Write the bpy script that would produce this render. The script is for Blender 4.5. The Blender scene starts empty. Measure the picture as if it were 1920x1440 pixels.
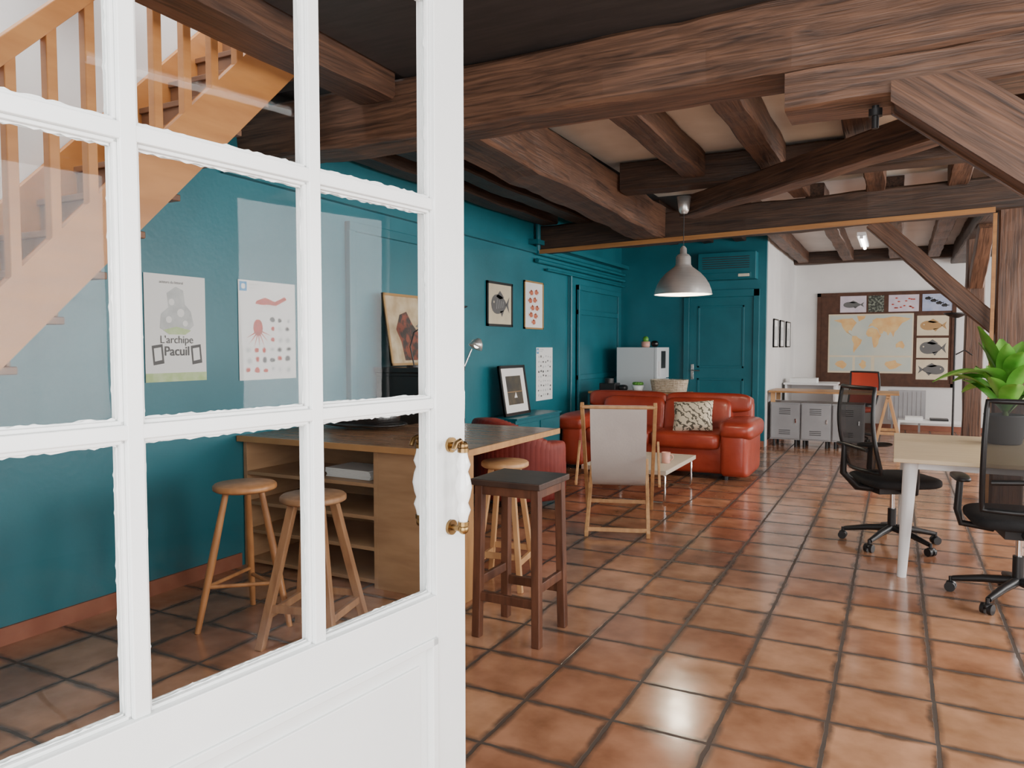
import bpy, math, random
from mathutils import Vector, Matrix, Euler, noise
random.seed(7)
R=math.radians
sc=bpy.context.scene
# ------------------------------------------------------------------ materials
def newmat(name):
    m=bpy.data.materials.new(name); m.use_nodes=True
    nt=m.node_tree
    return m,nt,nt.nodes['Principled BSDF']
def pm(name,c,r=.5,m=0,c2=None,scale=5,stretch=(1,1,1),bump=0,detail=4,coat=0,lo=.35,hi=.65,bscale=None,spec=.5):
    M,nt,p=newmat(name)
    p.inputs['Roughness'].default_value=r; p.inputs['Metallic'].default_value=m
    p.inputs['Coat Weight'].default_value=coat
    p.inputs['Specular IOR Level'].default_value=spec
    p.inputs['Base Color'].default_value=(*c,1)
    if c2 is not None or bump:
        tc=nt.nodes.new('ShaderNodeTexCoord'); mp=nt.nodes.new('ShaderNodeMapping')
        mp.inputs['Scale'].default_value=stretch
        nt.links.new(tc.outputs['Object'],mp.inputs['Vector'])
        n=nt.nodes.new('ShaderNodeTexNoise'); n.inputs['Scale'].default_value=scale; n.inputs['Detail'].default_value=detail
        nt.links.new(mp.outputs['Vector'],n.inputs['Vector'])
        if c2 is not None:
            cr=nt.nodes.new('ShaderNodeValToRGB')
            cr.color_ramp.elements[0].position=lo; cr.color_ramp.elements[0].color=(*c,1)
            cr.color_ramp.elements[1].position=hi; cr.color_ramp.elements[1].color=(*c2,1)
            nt.links.new(n.outputs['Fac'],cr.inputs['Fac']); nt.links.new(cr.outputs['Color'],p.inputs['Base Color'])
        if bump:
            n2=n
            if bscale:
                n2=nt.nodes.new('ShaderNodeTexNoise'); n2.inputs['Scale'].default_value=bscale; n2.inputs['Detail'].default_value=detail
                nt.links.new(mp.outputs['Vector'],n2.inputs['Vector'])
            b=nt.nodes.new('ShaderNodeBump'); b.inputs['Strength'].default_value=bump; b.inputs['Distance'].default_value=.01
            nt.links.new(n2.outputs['Fac'],b.inputs['Height']); nt.links.new(b.outputs['Normal'],p.inputs['Normal'])
    return M
def emis(name,c,s):
    M,nt,p=newmat(name)
    p.inputs['Base Color'].default_value=(*c,1)
    p.inputs['Emission Color'].default_value=(*c,1); p.inputs['Emission Strength'].default_value=s
    return M
TEAL=pm('teal_paint',(.009,.125,.160),.38,c2=(.014,.150,.190),scale=2.2,bump=.10,bscale=30)
TEALT=pm('teal_trim_paint',(.008,.115,.147),.36,c2=(.011,.135,.17),scale=3)
WHITE=pm('white_plaster',(.74,.73,.71),.7,c2=(.66,.65,.64),scale=2,bump=.15,bscale=30)
CEILW=pm('ceiling_plaster',(.80,.74,.65),.8,c2=(.68,.61,.52),scale=2.5,bump=.1)
DARKC=pm('dark_painted_boards',(.034,.030,.029),.6,c2=(.048,.041,.039),scale=4,stretch=(1,8,1),bump=.1)
DOORW=pm('door_white_gloss',(.84,.85,.84),.3,c2=(.78,.80,.79),scale=3,bump=.08,bscale=25)
def wood_beam(name,dark,light,contrast=1):
    M,nt,p=newmat(name); N=nt.nodes.new; L=nt.links.new
    tc=N('ShaderNodeTexCoord'); mp=N('ShaderNodeMapping'); mp.inputs['Scale'].default_value=(.55,7,7); L(tc.outputs['Object'],mp.inputs['Vector'])
    n1=N('ShaderNodeTexNoise'); n1.inputs['Scale'].default_value=2.2; n1.inputs['Detail'].default_value=3; L(mp.outputs[0],n1.inputs['Vector'])
    mp2=N('ShaderNodeMapping'); mp2.inputs['Scale'].default_value=(1.2,44,44); L(tc.outputs['Object'],mp2.inputs['Vector'])
    ad=N('ShaderNodeVectorMath'); ad.operation='MULTIPLY_ADD'; ad.inputs[1].default_value=(0,3.2,3.2); L(n1.outputs['Color'],ad.inputs[0]); L(mp2.outputs[0],ad.inputs[2])
    n2=N('ShaderNodeTexNoise'); n2.inputs['Scale'].default_value=1.6; n2.inputs['Detail'].default_value=4; L(ad.outputs[0],n2.inputs['Vector'])
    mul=N('ShaderNodeMath'); mul.operation='MULTIPLY_ADD'; mul.inputs[1].default_value=.62; L(n2.outputs['Fac'],mul.inputs[0])
    m3=N('ShaderNodeMath'); m3.operation='MULTIPLY'; m3.inputs[1].default_value=.38; L(n1.outputs['Fac'],m3.inputs[0]); L(m3.outputs[0],mul.inputs[2])
    cr=N('ShaderNodeValToRGB'); e=cr.color_ramp.elements; e[0].position=.35; e[0].color=(*dark,1); e[1].position=.65; e[1].color=(*light,1)
    L(mul.outputs[0],cr.inputs[0]); L(cr.outputs[0],p.inputs['Base Color']); p.inputs['Roughness'].default_value=.52
    b=N('ShaderNodeBump'); b.inputs['Strength'].default_value=.8; b.inputs['Distance'].default_value=.008; L(mul.outputs[0],b.inputs['Height']); L(b.outputs[0],p.inputs['Normal']); return M
BEAM=wood_beam('old_timber',(.030,.014,.009),(.150,.070,.038))
BEAML=wood_beam('old_timber_light',(.038,.019,.012),(.200,.100,.058))
BEAMD=wood_beam('old_timber_dark',(.017,.010,.007),(.072,.036,.021))
LATH=pm('varnished_lath',(.36,.17,.055),.4,c2=(.27,.12,.04),scale=4,stretch=(.5,8,8))
STAIR=pm('stair_pine',(.52,.225,.062),.42,c2=(.42,.17,.045),scale=3,stretch=(1,1,5),bump=.1)
TREAD=pm('tread_wood',(.20,.09,.04),.5,c2=(.12,.05,.022),scale=4,stretch=(1,5,1))
PINE=pm('stool_pine',(.52,.24,.09),.42,c2=(.40,.17,.06),scale=7,stretch=(4,4,.6))
BEECH=pm('beech_wood',(.58,.33,.15),.45,c2=(.47,.25,.11),scale=6,stretch=(4,4,.6))
OAK=pm('stool_oak',(.36,.19,.09),.5,c2=(.25,.12,.055),scale=7,stretch=(4,4,.6))
MAHOG=pm('dark_mahogany',(.070,.026,.014),.4,c2=(.135,.052,.027),scale=7,stretch=(4,4,.7),bump=.1)
SEATD=pm('dark_stool_seat',(.035,.020,.016),.35,c2=(.07,.038,.026),scale=8,stretch=(1,6,1))
BART=pm('bar_top_wood',(.38,.20,.105),.25,c2=(.29,.14,.07),scale=3,stretch=(.8,6,1))
BARE=pm('bar_edge_wood',(.50,.26,.10),.4,c2=(.40,.20,.075),scale=4,stretch=(1,6,1))
BARS=pm('bar_shelf_wood',(.44,.26,.135),.5,c2=(.36,.20,.10),scale=4,stretch=(1,1,5))
MAPLE=pm('maple_laminate',(.66,.51,.32),.35,c2=(.60,.45,.27),scale=3,stretch=(1,7,1))
REDL=pm('red_leather',(.36,.048,.022),.34,c2=(.27,.031,.015),scale=4,bump=.5,bscale=9,coat=.15)
REDD=pm('dark_red_fabric',(.26,.032,.022),.6,c2=(.20,.023,.017),scale=6,bump=.15)
ORED=pm('orange_red_fabric',(.62,.07,.03),.6)
CANVAS=pm('canvas_cloth',(.58,.53,.49),.9,c2=(.52,.47,.44),scale=4,bump=.1,bscale=60)
BLACKP=pm('black_plastic',(.012,.012,.013),.42)
BLACKF=pm('black_fabric',(.010,.010,.011),.85,bump=.2,scale=200)
BLACKL=pm('black_lacquer',(.010,.009,.009),.25)
CHROME=pm('chrome',(.75,.75,.75),.15,1)
ALU=pm('brushed_aluminium',(.78,.77,.75),.33,.75,c2=(.68,.67,.65),scale=6,stretch=(1,1,30))
BRASS=pm('aged_brass',(.35,.22,.08),.35,1,c2=(.18,.11,.05),scale=20)
PORC=pm('white_porcelain',(.88,.88,.86),.12,coat=.5)
METW=pm('white_metal',(.80,.80,.80),.3)
FRIDGE=pm('fridge_enamel',(.62,.66,.68),.35)
LOCK=pm('grey_locker_metal',(.34,.34,.35),.4,c2=(.29,.29,.30),scale=3)
LOCKD=pm('dark_slot',(.04,.04,.04),.6)
WHITEL=pm('pale_laminate',(.68,.60,.48),.4)
PAPER=pm('paper',(.80,.80,.78),.8)
PAPERC=pm('cream_paper',(.66,.58,.42),.8,c2=(.60,.52,.37),scale=6)
GREYINK=pm('grey_ink',(.12,.12,.12),.8)
LGREY=pm('light_grey_ink',(.48,.50,.50),.8,c2=(.60,.62,.61),scale=14)
REDINK=pm('red_ink',(.60,.07,.04),.8,c2=(.38,.05,.03),scale=50)
CORAL=pm('coral_fish_ink',(.62,.20,.11),.8,c2=(.45,.12,.07),scale=60)
GREENINK=pm('green_ink',(.42,.55,.25),.8,c2=(.55,.66,.40),scale=14)
BLUEINK=pm('blue_ink',(.03,.25,.52),.7)
SEA=pm('map_sea',(.44,.50,.46),.7,c2=(.52,.54,.46),scale=3)
LAND=pm('map_land',(.72,.50,.22),.7,c2=(.68,.38,.14),scale=8)
BOARD=pm('brown_pinboard',(.085,.036,.020),.8,c2=(.06,.025,.014),scale=12)
GOLDF=pm('gold_frame',(.38,.22,.08),.4)
BLACKFR=pm('black_frame',(.012,.011,.011),.35)
PLANTG=pm('leaf_green',(.070,.28,.028),.32,c2=(.18,.45,.07),scale=5)
STEM=pm('plant_stem',(.12,.22,.04),.5)
SOIL=pm('soil',(.03,.018,.01),.95,bump=.5,scale=60)
POT=pm('grey_pot',(.075,.078,.082),.6)
WICK=pm('wicker',(.62,.52,.40),.6,c2=(.42,.33,.23),scale=40)
PINKM=pm('pink_ceramic',(.72,.38,.30),.4)
TERRA=pm('terracotta_skirting',(.26,.085,.05),.45,c2=(.32,.12,.07),scale=6,bump=.1)
PURP=pm('photo_lilac',(.52,.45,.54),.5,c2=(.62,.55,.60),scale=9)
BLUEP=pm('photo_blue',(.28,.34,.52),.5,c2=(.40,.45,.60),scale=9)
DARKP=pm('photo_dark',(.02,.025,.02),.5,c2=(.25,.28,.22),scale=30,lo=.45,hi=.7)
SEAP=pm('photo_sea_dusk',(.025,.028,.03),.4,c2=(.10,.08,.05),scale=6)
PAINTR=pm('painting_colours',(.22,.06,.035),.6,c2=(.045,.035,.03),scale=14,lo=.42,hi=.55)
PAINTC=pm('painting_cream',(.58,.47,.30),.6,c2=(.40,.28,.15),scale=8)
TUBE=emis('fluorescent_tube',(1,.97,.92),18)
BULB=emis('bulb_glow',(1,.93,.82),4)
BULBP=emis('pendant_bulb_glow',(1,.84,.62),340)
def mk_glass():
    M,nt,p=newmat('window_glass'); nt.nodes.remove(p)
    o=nt.nodes['Material Output']; t=nt.nodes.new('ShaderNodeBsdfTransparent'); t.inputs[0].default_value=(.975,.985,.985,1)
    g=nt.nodes.new('ShaderNodeBsdfGlossy'); g.inputs['Roughness'].default_value=.015
    f=nt.nodes.new('ShaderNodeLayerWeight'); f.inputs[0].default_value=.5
    pw=nt.nodes.new('ShaderNodeMath'); pw.operation='POWER'; pw.inputs[1].default_value=5; nt.links.new(f.outputs['Facing'],pw.inputs[0])
    n=nt.nodes.new('ShaderNodeTexNoise'); n.inputs['Scale'].default_value=5; n.inputs['Detail'].default_value=0
    tc=nt.nodes.new('ShaderNodeTexCoord'); nt.links.new(tc.outputs['Object'],n.inputs['Vector'])
    b=nt.nodes.new('ShaderNodeBump'); b.inputs['Strength'].default_value=.05; b.inputs['Distance'].default_value=.01
    nt.links.new(n.outputs['Fac'],b.inputs['Height']); nt.links.new(b.outputs[0],g.inputs['Normal'])
    x=nt.nodes.new('ShaderNodeMixShader')
    ml=nt.nodes.new('ShaderNodeMath'); ml.operation='MULTIPLY_ADD'; ml.inputs[1].default_value=.22; ml.inputs[2].default_value=.014; nt.links.new(pw.outputs[0],ml.inputs[0])
    nt.links.new(ml.outputs[0],x.inputs[0]); nt.links.new(t.outputs[0],x.inputs[1]); nt.links.new(g.outputs[0],x.inputs[2])
    nt.links.new(x.outputs[0],o.inputs[0]); return M
GLASS=mk_glass()
def mk_mesh():
    M,nt,p=newmat('black_mesh_fabric'); p.inputs['Base Color'].default_value=(.012,.012,.013,1); p.inputs['Roughness'].default_value=.6
    o=nt.nodes['Material Output']; t=nt.nodes.new('ShaderNodeBsdfTransparent')
    x=nt.nodes.new('ShaderNodeMixShader'); x.inputs[0].default_value=.80; nt.links.new(t.outputs[0],x.inputs[1]); nt.links.new(p.outputs[0],x.inputs[2])
    nt.links.new(x.outputs[0],o.inputs[0]); return M
MESHF=mk_mesh()
def mk_tiles():
    M,nt,p=newmat('terracotta_tiles'); N=nt.nodes.new; L=nt.links.new
    tc=N('ShaderNodeTexCoord'); mp=N('ShaderNodeMapping'); mp.inputs['Location'].default_value=(.19,-2.97,0)
    L(tc.outputs['Object'],mp.inputs['Vector'])
    dn=N('ShaderNodeTexNoise'); dn.inputs['Scale'].default_value=14; dn.inputs['Detail'].default_value=2; L(mp.outputs[0],dn.inputs['Vector'])
    vm=N('ShaderNodeVectorMath'); vm.operation='MULTIPLY_ADD'; vm.inputs[1].default_value=(.014,.014,0); 
    L(dn.outputs['Color'],vm.inputs[0]); L(mp.outputs[0],vm.inputs[2])
    def brick(ms,sm):
        b=N('ShaderNodeTexBrick'); b.offset=0; b.squash=1; b.inputs['Scale'].default_value=1
        b.inputs['Brick Width'].default_value=.36; b.inputs['Row Height'].default_value=.36
        b.inputs['Mortar Size'].default_value=ms; b.inputs['Mortar Smooth'].default_value=sm; b.inputs['Bias'].default_value=0
        L(vm.outputs[0],b.inputs['Vector']); return b
    b=brick(.0085,.25)
    b.inputs['Color1'].default_value=(.52,.275,.155,1); b.inputs['Color2'].default_value=(.37,.168,.095,1); b.inputs['Mortar'].default_value=(.075,.064,.054,1)
    n=N('ShaderNodeTexNoise'); n.inputs['Scale'].default_value=5; n.inputs['Detail'].default_value=7; L(mp.outputs[0],n.inputs['Vector'])
    cr=N('ShaderNodeValToRGB'); cr.color_ramp.elements[0].position=.3; cr.color_ramp.elements[0].color=(.60,.54,.48,1); cr.color_ramp.elements[1].position=.72; cr.color_ramp.elements[1].color=(1.18,1.2,1.22,1)
    L(n.outputs['Fac'],cr.inputs['Fac'])
    mx=N('ShaderNodeMix'); mx.data_type='RGBA'; mx.blend_type='MULTIPLY'; mx.inputs[0].default_value=1
    L(b.outputs['Color'],mx.inputs[6]); L(cr.outputs['Color'],mx.inputs[7])
    b2=brick(.06,1.0); n2=N('ShaderNodeTexNoise'); n2.inputs['Scale'].default_value=7; n2.inputs['Detail'].default_value=5; L(mp.outputs[0],n2.inputs['Vector'])
    mm=N('ShaderNodeMath'); mm.operation='MULTIPLY'; L(b2.outputs['Fac'],mm.inputs[0]); L(n2.outputs['Fac'],mm.inputs[1])
    cl=N('ShaderNodeMapRange'); cl.inputs[1].default_value=.24; cl.inputs[2].default_value=.52; cl.inputs[4].default_value=.85; L(mm.outputs[0],cl.inputs[0])
    mx2=N('ShaderNodeMix'); mx2.data_type='RGBA'; mx2.inputs[7].default_value=(.072,.050,.038,1)
    L(cl.outputs[0],mx2.inputs[0]); L(mx.outputs[2],mx2.inputs[6]); L(mx2.outputs[2],p.inputs['Base Color'])
    rr=N('ShaderNodeMapRange'); rr.inputs[3].default_value=.06; rr.inputs[4].default_value=.26; L(n2.outputs['Fac'],rr.inputs[0])
    ra=N('ShaderNodeMath'); ra.operation='MULTIPLY_ADD'; ra.inputs[1].default_value=.4; L(b.outputs['Fac'],ra.inputs[0]); L(rr.outputs[0],ra.inputs[2]); L(ra.outputs[0],p.inputs['Roughness'])
    p.inputs['Specular IOR Level'].default_value=.62
    inv=N('ShaderNodeMath'); inv.operation='MULTIPLY_ADD'; inv.inputs[1].default_value=-1; L(b.outputs['Fac'],inv.inputs[0])
    ns=N('ShaderNodeMath'); ns.operation='MULTIPLY'; ns.inputs[1].default_value=.45; L(n.outputs['Fac'],ns.inputs[0]); L(ns.outputs[0],inv.inputs[2])
    bp=N('ShaderNodeBump'); bp.inputs['Strength'].default_value=.28; bp.inputs['Distance'].default_value=.006; L(inv.outputs[0],bp.inputs['Height']); L(bp.outputs[0],p.inputs['Normal'])
    return M
TILES=mk_tiles()
def mk_pillow():
    M,nt,p=newmat('leaf_print_fabric'); N=nt.nodes.new; L=nt.links.new
    tc=N('ShaderNodeTexCoord'); w=N('ShaderNodeTexWave'); w.wave_type='BANDS'; w.bands_direction='DIAGONAL'; w.inputs['Scale'].default_value=7; w.inputs['Distortion'].default_value=7; w.inputs['Detail'].default_value=2; w.inputs['Detail Scale'].default_value=3
    L(tc.outputs['Object'],w.inputs['Vector']); c=N('ShaderNodeValToRGB'); c.color_ramp.interpolation='CONSTANT'
    c.color_ramp.elements[0].color=(.09,.08,.06,1); c.color_ramp.elements[1].position=.26; c.color_ramp.elements[1].color=(.62,.54,.41,1)
    L(w.outputs['Fac'],c.inputs[0]); L(c.outputs[0],p.inputs['Base Color']); p.inputs['Roughness'].default_value=.9; return M
CUSH=mk_pillow()
# ------------------------------------------------------------------ builder
class B:
    def __init__(s): s.v=[];s.f=[];s.m=[];s.sm=[];s.mats=[]
    def add(s,vs,fs,mat,smooth=False):
        if mat not in s.mats: s.mats.append(mat)
        k=s.mats.index(mat); o=len(s.v); s.v+=[Vector(v) for v in vs]
        for f in fs: s.f.append([i+o for i in f]); s.m.append(k); s.sm.append(smooth)
    def box(s,c,d,mat,rot=None):
        hx,hy,hz=[a/2 for a in d]; vs=[Vector((x,y,z)) for x in(-hx,hx) for y in(-hy,hy) for z in(-hz,hz)]
        if rot is not None:
            q=Euler(rot).to_matrix() if not isinstance(rot,Matrix) else rot; vs=[q@v for v in vs]
        vs=[v+Vector(c) for v in vs]
        s.add(vs,[(0,1,3,2),(4,6,7,5),(0,4,5,1),(2,3,7,6),(0,2,6,4),(1,5,7,3)],mat)
    def b2(s,lo,hi,mat): s.box([(a+b)/2 for a,b in zip(lo,hi)],[b-a for a,b in zip(lo,hi)],mat)
    def bar(s,p0,p1,w,h,mat,up=(0,0,1)):
        p0=Vector(p0);p1=Vector(p1);x=(p1-p0);l=x.length;x.normalize();u=Vector(up)
        if abs(x.dot(u))>.98:u=Vector((0,1,0))
        y=u.cross(x).normalized();z=x.cross(y); q=Matrix((x,y,z)).transposed(); s.box((p0+p1)/2,(l,w,h),mat,q)
    def cyl(s,p0,p1,r0,mat,r1=None,n=16):
        r1=r0 if r1 is None else r1
        p0=Vector(p0);p1=Vector(p1);x=(p1-p0).normalized();u=Vector((0,0,1)) if abs(x.z)<.9 else Vector((1,0,0))
        a=u.cross(x).normalized();b=x.cross(a);A=[];C=[]
        for i in range(n):
            t=2*math.pi*i/n;d=a*math.cos(t)+b*math.sin(t);A.append(p0+d*r0);C.append(p1+d*r1)
        s.add(A+C,[(i,(i+1)%n,n+(i+1)%n,n+i) for i in range(n)],mat,True)
        s.add(A,[tuple(range(n))[::-1]],mat); s.add(C,[tuple(range(n))],mat)
    def tube(s,pts,r,mat,n=8,closed=False):
        pts=[Vector(p) for p in pts];N=len(pts);vs=[];fs=[];prev=None
        for i,p in enumerate(pts):
            if closed:t=(pts[(i+1)%N]-pts[i-1])
            else:t=(pts[min(i+1,N-1)]-pts[max(i-1,0)])
            t.normalize()
            if prev is None:
                u=Vector((0,0,1)) if abs(t.z)<.9 else Vector((1,0,0)); a=u.cross(t).normalized()
            else: a=(prev-t*prev.dot(t)).normalized()
            prev=a;b=t.cross(a); rr=r[i] if isinstance(r,(list,tuple)) else r
            for k in range(n):
                q=2*math.pi*k/n; vs.append(p+(a*math.cos(q)+b*math.sin(q))*rr)
        for i in range(N if closed else N-1):
            j=(i+1)%N
            for k in range(n): fs.append((i*n+k,i*n+(k+1)%n,j*n+(k+1)%n,j*n+k))
        s.add(vs,fs,mat,True)
        if not closed:
            s.add(vs[:n],[tuple(range(n))[::-1]],mat); s.add(vs[-n:],[tuple(range(n))],mat)
    def lathe(s,prof,c,mat,n=32,q=None):
        vs=[];fs=[];c=Vector(c)
        for r,z in prof:
            for k in range(n):
                t=2*math.pi*k/n; v=Vector((r*math.cos(t),r*math.sin(t),z))
                if q is not None: v=q@v
                vs.append(v+c)
        for i in range(len(prof)-1):
            for k in range(n): fs.append((i*n+k,i*n+(k+1)%n,(i+1)*n+(k+1)%n,(i+1)*n+k))
        s.add(vs,fs,mat,True)
    def sup(s,c,d,mat,e=.45,e2=None,rot=None,n=18):
        e2=e if e2 is None else e2
        def pw(a,k): return math.copysign(abs(a)**k,a)
        q=Euler(rot).to_matrix() if rot is not None else Matrix.Identity(3); vs=[];fs=[];m=n*2
        for i in range(n+1):
            ph=-math.pi/2+math.pi*i/n
            for k in range(m):
                t=2*math.pi*k/m
                v=Vector((d[0]/2*pw(math.cos(ph),e2)*pw(math.cos(t),e),d[1]/2*pw(math.cos(ph),e2)*pw(math.sin(t),e),d[2]/2*pw(math.sin(ph),e2)))
                vs.append(q@v+Vector(c))
        for i in range(n):
            for k in range(m): fs.append((i*m+k,i*m+(k+1)%m,(i+1)*m+(k+1)%m,(i+1)*m+k))
        s.add(vs,fs,mat,True)
    def grid(s,fn,nu,nv,mat,smooth=True,th=0):
        vs=[Vector(fn(i/nu,j/nv)) for i in range(nu+1) for j in range(nv+1)]
        s.add(vs,[(i*(nv+1)+j,(i+1)*(nv+1)+j,(i+1)*(nv+1)+j+1,i*(nv+1)+j+1) for i in range(nu) for j in range(nv)],mat,smooth)
    def poly(s,pts,mat): s.add(pts,[tuple(range(len(pts)))],mat)
    def prism(s,pts,off,mat):
        n=len(pts);off=Vector(off);a=[Vector(p) for p in pts]
        s.add(a+[p+off for p in a],[tuple(range(n)),tuple(range(2*n-1,n-1,-1))]+[(i,(i+1)%n,n+(i+1)%n,n+i) for i in range(n)],mat)
    def done(s,name,loc=(0,0,0),rz=0,rot=None,bevel=0,parent=None):
        me=bpy.data.meshes.new(name); me.from_pydata([tuple(v) for v in s.v],[],s.f)
        for m in s.mats: me.materials.append(m)
        for p,k,sm in zip(me.polygons,s.m,s.sm): p.material_index=k; p.use_smooth=sm
        me.update(); o=bpy.data.objects.new(name,me); bpy.context.collection.objects.link(o)
        o.location=loc; o.rotation_euler=rot if rot else (0,0,rz)
        if bevel:
            b=o.modifiers.new('bev','BEVEL'); b.width=bevel; b.segments=2; b.limit_method='ANGLE'; b.angle_limit=R(50)
        if parent: o.parent=parent
        return o
def text(parent,body,size,x,z,y,mat,align='CENTER',bold=0):
    cu=bpy.data.curves.new('lettering','FONT'); cu.body=body; cu.size=size; cu.align_x=align; cu.offset=bold
    o=bpy.data.objects.new('lettering',cu); bpy.context.collection.objects.link(o); o.parent=parent
    o.location=(x,y,z); o.rotation_euler=(R(90),0,0); cu.materials.append(mat); return o
def timber(name,p0,p1,w,h,mat=None,jit=.008,up=(0,0,1),seed=0):
    mat=mat or BEAM
    p0=Vector(p0);p1=Vector(p1);x=p1-p0;l=x.length;x.normalize();u=Vector(up)
    if abs(x.dot(u))>.98:u=Vector((0,1,0))
    y=u.cross(x).normalized();z=x.cross(y); Mw=Matrix((x,y,z)).transposed().to_4x4(); Mw.translation=(p0+p1)/2
    n=max(2,int(l/.12)); vs=[];fs=[]
    prof=[(-.5,-.44),(-.44,-.5),(0,-.5),(.44,-.5),(.5,-.44),(.5,0),(.5,.44),(.44,.5),(0,.5),(-.44,.5),(-.5,.44),(-.5,0)]; k=len(prof)
    off=Vector((p0.x*3.1+seed,p0.y*2.7,p0.z))
    for i in range(n+1):
        xx=-l/2+l*i/n
        for a,b in prof:
            v=Vector((xx,a*w,b*h)); d=noise.noise_vector(v*2.2+off)*jit*1.6+noise.noise_vector(v*7+off)*jit*.6
            d.x=0; vs.append(v+d)
    for i in range(n):
        for j in range(k): fs.append((i*k+j,i*k+(j+1)%k,(i+1)*k+(j+1)%k,(i+1)*k+j))
    b=B(); b.add(vs,fs,mat,False); b.add(vs[:k],[tuple(range(k))[::-1]],mat); b.add(vs[-k:],[tuple(range(k))],mat)
    o=b.done(name); o.matrix_world=Mw
    return o
# ------------------------------------------------------------------ room shell
XL=-3.7; XR=3.7; YF=14.2
b=B(); b.b2((XL-.2,-1.5,-.1),(XR+.2,YF+.2,0),TILES); b.done('floor')
b=B(); b.b2((XL-.2,0,0),(XL,10.9,4.6),TEAL)
b.prism([(XL+.001,.2,.02),(XL+.001,3.45,3.40),(XL+.001,3.45,4.6),(XL+.001,.2,4.6)],(.004,0,0),WHITE); b.done('wall_left')
b=B(); b.b2((XL-.2,10.8,0),(-1.61,11.0,3.1),TEAL); b.done('wall_back')
b=B(); b.b2((-1.8,11.0,0),(-1.61,YF,3.1),WHITE); b.b2((-1.614,10.86,0),(-1.60,11.0,3.1),WHITE); b.done('wall_partition')
b=B(); b.b2((-1.8,YF,0),(XR+.2,YF+.2,3.1),WHITE); b.done('wall_far')
wins=[(.8,2.3),(3.2,4.7),(5.6,7.1),(8.0,9.5),(10.4,11.9),(12.4,13.6)]
b=B(); b.b2((XR,0,0),(XR+.25,YF+.2,.8),WHITE); b.b2((XR,0,2.65),(XR+.25,YF+.2,3.1),WHITE)
y=0
for a,c in wins: b.b2((XR,y,.8),(XR+.25,a,2.65),WHITE); y=c
b.b2((XR,y,.8),(XR+.25,YF+.2,2.65),WHITE); b.done('wall_right')
for i,(a,c) in enumerate(wins):
    b=B(); x0,x1=XR+.08,XR+.13
    b.b2((x0,a,.8),(x1,a+.06,2.65),METW);b.b2((x0,c-.06,.8),(x1,c,2.65),METW)
    b.b2((x0,a,.8),(x1,c,.86),METW);b.b2((x0,a,2.59),(x1,c,2.65),METW)
    for k in(1,2): yy=a+(c-a)*k/3; b.b2((x0,yy-.02,.8),(x1,yy+.02,2.65),METW)
    for k in(1,2,3): zz=.8+1.85*k/4; b.b2((x0,a,zz-.015),(x1,c,zz+.015),METW)
    b.done('window_%d'%(i+1))
b=B(); b.b2((XL-.2,-.05,0),(-1.0,.2,3.1),WHITE); b.b2((1.15,-.05,0),(XR+.2,.2,1.0),WHITE); b.b2((1.15,-.05,1.0),(1.5,.2,3.1),WHITE); b.b2((3.3,-.05,1.0),(XR+.2,.2,3.1),WHITE); b.b2((-1.0,-.05,2.5),(3.3,.2,3.1),WHITE); b.b2((XL-.2,-.05,3.1),(-2.3,.2,4.6),WHITE); b.done('wall_front')
b=B(); b.b2((-2.45,.2,2.885),(XR,3.5,3.12),DARKC); b.b2((XL-.2,3.6,3.0),(-2.3,10.9,3.12),DARKC); b.b2((-2.3,7.9,3.0),(-1.7,10.9,3.12),DARKC)
b.b2((-2.3,3.6,3.0),(XR+.2,7.9,3.12),CEILW); b.b2((-1.7,7.9,3.02),(XR+.2,YF+.2,3.12),WHITE); b.done('ceiling')
b=B(); b.b2((XL,3.46,3.12),(XR,3.6,4.6),WHITE); b.done('wall_upper')
b=B(); b.b2((XL,.2,0),(XL+.015,3.40,.085),TERRA); b.b2((XL,4.42,0),(XL+.015,8.95,.085),TERRA); b.done('baseboard_left')
b=B(); b.b2((XL,10.785,0),(-2.72,10.8,.085),TERRA); b.b2((-1.70,10.785,0),(-1.61,10.8,.085),TERRA); b.done('baseboard_back')
b=B(); b.b2((-1.61,11.0,0),(-1.595,YF,.085),TERRA); b.done('baseboard_partition')
b=B(); b.b2((-1.6,YF-.015,0),(XR,YF,.085),TERRA); b.done('baseboard_far')
def panel(name,y0,y1,z0,z1,rows):
    b=B(); x=XL
    b.b2((x,y0,z0),(x+.025,y1,z1),TEALT)
    w=.07
    b.b2((x,y0,z0),(x+.05,y0+w,z1),TEALT);b.b2((x,y1-w,z0),(x+.05,y1,z1),TEALT);b.b2((x,y0,z1-w),(x+.055,y1,z1),TEALT)
    for z in rows: b.b2((x,y0,z-w/2),(x+.045,y1,z+w/2),TEALT)
    b.done(name,bevel=.006)
panel('cupboard_panel',4.45,5.5,.09,2.34,[])
panel('cupboard_panel',9.0,10.6,.0,2.2,[1.85,1.0])
b=B(); b.b2((XL,3.3,2.46),(XL+.05,7.75,2.53),TEALT)
for z in(2.47,2.38): b.cyl((XL+.05,7.72,z),(XL+.05,10.78,z),.025,TEALT)
b.cyl((XL+.05,7.75,2.47),(XL+.05,7.75,2.85),.03,TEALT); b.b2((XL,7.6,2.55),(XL+.12,10.8,2.60),TEALT)
b.cyl((XL+.05,8.0,2.30),(XL+.05,10.78,2.30),.015,TEALT); b.cyl((XL+.04,8.75,.1),(XL+.04,8.75,2.3),.018,TEALT); b.done('wall_pipes')
b=B(); x0,x1=-2.66,-1.77
b.b2((x0-.08,10.75,0),(x0,10.8,2.2),TEALT);b.b2((x1,10.75,0),(x1+.08,10.8,2.2),TEALT);b.b2((x0-.08,10.75,2.1),(x1+.08,10.8,2.2),TEALT)
b.b2((x0,10.77,0),(x1,10.8,2.1),TEALT)
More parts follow.
